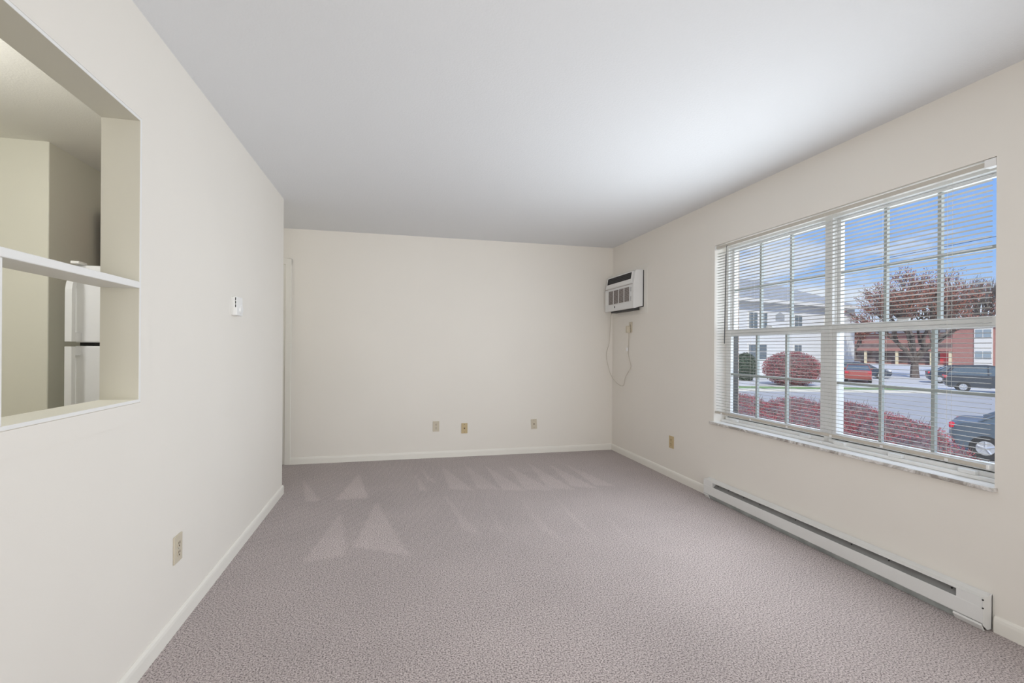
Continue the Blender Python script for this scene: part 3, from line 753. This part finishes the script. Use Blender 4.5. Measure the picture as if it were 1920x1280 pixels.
# buildings ---------------------------------------------------------------
def house_frame(name, label, o, dvec):
    a = math.atan2(dvec[1], dvec[0]); return thing(name, label, 'building', (o[0], o[1], GZ), a)
# white sided house: local x along the facade, y away from the viewer
hs = house_frame('white_house', 'large white sided house with grey hipped roof across the street', (21.5, 36.7), (.978, .208))
WL = 29.0; EH = 7.5; DP = 11
bm = B(); box(bm, 0, WL, 0, DP, 0, EH); obj('wall', bm, M['siding'], hs)
bm = B()
v = [(-.5, -.6, EH), (WL+.5, -.6, EH), (WL+.5, DP+.5, EH), (-.5, DP+.5, EH), (5, DP/2, EH+3.1), (WL-8.5, DP/2, EH+3.1)]
vv = [bm.verts.new(p) for p in v]
for f in ((0, 1, 5, 4), (1, 2, 5), (2, 3, 4, 5), (3, 0, 4), (3, 2, 1, 0)): bm.faces.new([vv[k] for k in f])
bmesh.ops.recalc_face_normals(bm, faces=bm.faces[:]); rf = obj('roof', bm, M['shingle'], hs)
bm = B(); box(bm, -.55, WL+.55, -.70, -.602, EH-.28, EH+.05); obj('eaves_fascia', bm, M['panel'], rf)
for (x, z, w_, h_) in ((11.7, 4.75, 1.15, 1.5), (13.35, 4.75, .9, 1.5), (18.5, 4.85, 1.15, 1.35), (11.7, 1.75, 2.5, 1.4), (18.5, 1.75, 1.1, 1.4), (23.6, 4.85, 1.1, 1.35), (23.6, 1.75, 1.1, 1.4), (6, 4.75, 1.2, 1.5), (6, 1.75, 1.2, 1.4)):
    bm = B(); box(bm, x-.12, x+w_+.12, -.06, -.001, z-.12, z+h_+.12); f = obj('window_frame', bm, M['panel'], hs)
    bm = B(); box(bm, x, x+w_/2-.03, -.075, -.061, z, z+h_/2-.03); box(bm, x+w_/2+.03, x+w_, -.075, -.061, z, z+h_/2-.03)
    box(bm, x, x+w_/2-.03, -.075, -.061, z+h_/2+.03, z+h_); box(bm, x+w_/2+.03, x+w_, -.075, -.061, z+h_/2+.03, z+h_); obj('window_glass', bm, M['win'], f)
bm = B(); prism(bm, [(15.6, 5.6), (16.9, 5.6), (16.9, 6.15), (16.25, 6.45), (15.6, 6.15)], 'y', -.05, -.001); obj('gable_vent', bm, M['shingle'], hs)
# low brick building in the middle distance
mb = house_frame('brick_building', 'long low brick building with pale posts behind the rust coloured tree', (92.7, 80.3), (.23, -.973))
bm = B(); box(bm, 0, 26, 0, 9, .05, 6.0); obj('wall', bm, M['rbrick'], mb)
bm = B(); prism(bm, [(-.8, 6.0), (9.8, 6.0), (4.5, 7.1)], 'x', -.5, 26.5); obj('roof', bm, M['roofd'], mb)
bm = B(); box(bm, .4, 25.6, -.04, -.001, .3, 3.9); obj('shopfront_glass', bm, mat('shop_glass', (.16, .12, .12), .2, noise=(.8, .4)), mb)
for k in range(10):
    bm = B(); box(bm, .4+k*2.7, .8+k*2.7, -1.1, -.8, .05, 2.6); obj('post', bm, M['yel'], mb)
bm = B(); box(bm, 15.0, 17.0, -.10, -.045, .4, 2.5); obj('entrance_panel', bm, M['redp'], mb)
bm = B(); box(bm, -.2, 26.2, -1.3, -.0015, 2.6, 3.3); obj('porch_canopy', bm, M['rbrick'], mb)
# red brick apartment block on the right
rb = house_frame('apartment_building', 'red brick apartment building with pale window strip at the right', (65.9, 43.7), (.20, -.98))
bm = B(); box(bm, 0, 22, 0, 12, .05, 5.65); obj('wall', bm, M['rbrick'], rb)
bm = B(); box(bm, -.35, 22.35, -.35, 12.35, 5.65, 5.95); obj('roof', bm, M['roofd'], rb)
PANE = mat('pane_blue', (.30, .36, .40), .2)
for x in (2.05, 9.5, 16.5):
    bm = B(); box(bm, x, x+1.65, -.10, -.001, .3, 5.6); pn = obj('window_strip', bm, M['panel'], rb)
    for z in (1.75, 4.28):
        bm = B(); box(bm, x+.12, x+.76, -.13, -.101, z, z+.9); box(bm, x+.84, x+1.52, -.13, -.101, z, z+.9); obj('window_glass', bm, PANE, pn)
bm = B(); box(bm, 5.3, 6.4, -.35, -.001, 2.2, 2.8); obj('wall_box', bm, M['dark'], rb)
# distant tree line / buildings closing the horizon
rnd = random.Random(2)
for i, (x, y, s) in enumerate(((70, 120, 8), (110, 118, 8), (140, 92, 9), (148, 62, 9), (150, 34, 8))):
    o = bush('distant_tree', ('distant brown tree mass on the horizon behind the buildings'), (x, y, GZ), s*1.3, s*.85, M['leafr'] if i % 2 else M['leafg'], 1500, .5, 'tree masses on the far horizon', seed=20+i, corem=M['bark'])
    o['category'] = 'tree'
# overhead wire
bm = B(); pts_ = [Vector((20.0, 46.0, 5.0)), Vector((20.0, 20.476, 5.06)), Vector((20.0, 13.7, 5.14)), Vector((20.0, -10, 5.6))]
tube(bm, pts_, .009, 6); tag(obj('overhead_wire', bm, M['black']), 'thin dark overhead wire crossing the sky', 'wire')

# cars -----------------------------------------------------------------------
def car(name, label, loc, heading, paint_, kind='sedan', group=None):
    """local x forward, origin on the ground at mid length"""
    t_ = thing(name, label, 'car', loc, heading, group)
    if kind == 'suv':
        L_, Wd, hb, ht_ = 4.6, 1.84, 1.05, 1.68
        low = [(-2.22, .42), (-2.30, .62), (-2.27, .98), (-2.20, 1.08), (-1.95, 1.12), (.95, 1.10), (1.95, .98), (2.25, .84), (2.30, .5), (2.2, .32), (-2.05, .30)]
        cab = [(-2.18, 1.08), (-1.78, 1.60), (-1.45, 1.67), (-.2, 1.70), (.35, 1.62), (1.10, 1.08)]
        ax_ = (-1.38, 1.42); wr = .345
    else:
        L_, Wd = 4.6, 1.78
        low = [(-2.25, .36), (-2.32, .60), (-2.28, .92), (-2.15, 1.00), (-1.5, 1.02), (.9, .97), (1.9, .84), (2.25, .70), (2.30, .45), (2.2, .25), (-2.1, .25)]
        cab = [(-1.72, 1.00), (-1.05, 1.38), (-.5, 1.44), (.15, 1.42), (.55, 1.30), (1.15, .96)]
        ax_ = (-1.58, 1.40); wr = .32
    hw = Wd/2
    # body: lofted across the width so the flanks are rounded in plan
    bm = B(); secs = [(-hw, .93, .05), (-hw*.97, .975, .02), (-hw*.6, 1, 0), (hw*.6, 1, 0), (hw*.97, .975, .02), (hw, .93, .05)]
    rings = []
    for y, sx, dz in secs:
        rings.append([bm.verts.new((x*sx, y, max(z, .2)+(dz if z < .5 else -dz))) for x, z in low])
    n = len(low)
    for a, b_ in zip(rings, rings[1:]):
        for k in range(n): bm.faces.new((a[k], a[(k+1) % n], b_[(k+1) % n], b_[k]))
    bm.faces.new(rings[0]); bm.faces.new(rings[-1]); bmesh.ops.recalc_face_normals(bm, faces=bm.faces[:])
    body_ = obj('body', bm, paint_, t_)
    # glasshouse with tumblehome
    bm = B(); zt = max(z for _, z in cab); zb2 = min(z for _, z in cab)
    rg = []
    for s in (-1, 1): rg.append([bm.verts.new((x, s*(hw*.93-(z-zb2)*.32), z)) for x, z in cab])
    k_ = len(cab)
    for k in range(k_): bm.faces.new((rg[0][k], rg[0][(k+1) % k_], rg[1][(k+1) % k_], rg[1][k]))
    bm.faces.new(rg[0]); bm.faces.new(rg[1]); bmesh.ops.recalc_face_normals(bm, faces=bm.faces[:])
    obj('windows', bm, M['cglass'], t_)
    # roof skin and pillars
    bm = B(); top = [p for p in cab if p[1] > zt-.12]
    for s in (-1, 1): rg[0] if s < 0 else rg[1]
    ra = [bm_v for bm_v in top]
    va = [[bm.verts.new((x, s*(hw*.93-(z-zb2)*.32+.006), z+.012)) for x, z in ra] for s in (-1, 1)]
    for k in range(len(ra)-1): bm.faces.new((va[0][k], va[0][k+1], va[1][k+1], va[1][k]))
    bmesh.ops.solidify(bm, geom=bm.faces[:], thickness=.02)
    def Pp(i, s, f=1): x, z = cab[i]; return Vector((x, s*(hw*.93-(z-zb2)*.32+.004), z))
    for s in (-1, 1):
        tube(bm, [Pp(i, s) for i in range(k_)], .035, 5)
        xm = -.25; tube(bm, [Vector((xm, s*(hw*.93+.002), zb2)), Vector((xm, s*(hw*.93-(zt-zb2)*.32), zt-.02))], .04, 5)
    obj('roof', bm, paint_, t_)
    for x in ax_:
        for s in (-1, 1):
            bm = B(); cyl(bm, (x, s*(hw-.10), wr), 'y', wr, .215, 28); wl = obj('wheel', bm, M['tyre'], t_)
            bm = B(); yf = s*(hw+.009)
            cyl(bm, (x, yf-s*.006, wr), 'y', wr*.58, .014, 24); rm = obj('rim', bm, M['chrome'] if kind == 'suv' else M['rim'], wl)
            bm = B()
            for k in range(5):
                a = k*2*math.pi/5+.3; tube(bm, [(x, yf+s*.004, wr), (x+math.cos(a)*wr*.54, yf+s*.002, wr+math.sin(a)*wr*.54)], .028, 5)
            cyl(bm, (x, yf+s*.005, wr), 'y', wr*.15, .02, 12); obj('spoke', bm, M['rim'], rm)
    zl = .90 if kind == 'suv' else .78
    for s in (-1, 1):
        bm = B(); box(bm, -2.29, -2.02, s*(hw-.28), s*(hw-.015), zl, zl+.15, bev=.03); obj('tail_light', bm, M['tail'], t_)
        bm = B(); box(bm, 2.0, 2.22, s*(hw-.40), s*(hw-.06), .66, .78, bev=.03); obj('headlight', bm, M['chrome'], t_)
    bm = B()
    for s in (-1, 1):
        box(bm, .7, .9, s*(hw-.02), s*(hw+.12), 1.0, 1.13, bev=.02)
        box(bm, -2.0, 1.9, s*(hw-.03), s*(hw-.002), .86, .872)
    obj('mirror', bm, paint_, t_)
    return t_
def carpos(cx, cy, dx, dy): return math.atan2(dy, dx)
# nearest SUV: rear wheel at (13.98, 8.54), pointing right and slightly away
dv = Vector((.47, -.883)); rw = Vector((13.98, 8.54)); ce = rw+dv*1.485+Vector((dv.y, -dv.x))*(-.75)
nc = car('parked_car', 'slate blue car parked nearest the window, tail light toward hedge', (ce.x, ce.y, GZ), math.atan2(dv.y, dv.x), M['cbg'])
nc.scale = (.94, .94, .92)
car('parked_car', 'dark hatchback at the right edge before the apartment building', (36.2, 21.8, GZ+.05), math.atan2(-.80, .60), M['cdk'], 'suv')
car('parked_car', 'dark sedan with red tail light, left of the larger dark hatchback', (44.1, 28.4, GZ+.05), math.atan2(-.75, .66), M['cnavy'])
car('parked_car', 'dull red car parked beyond the grass strip', (37.6, 31.9, GZ+.05), math.atan2(.65, .76), M['cred'])
car('parked_car', 'navy sedan partly hidden behind the dull red car', (42.9, 36.1, GZ+.05), math.atan2(-.72, .69), M['cnavy'])
car('parked_car', 'silver car close to the white house wall, behind the dull red car', (45.9, 39.7, GZ+.05), math.atan2(.208, .978), M['cwht'])
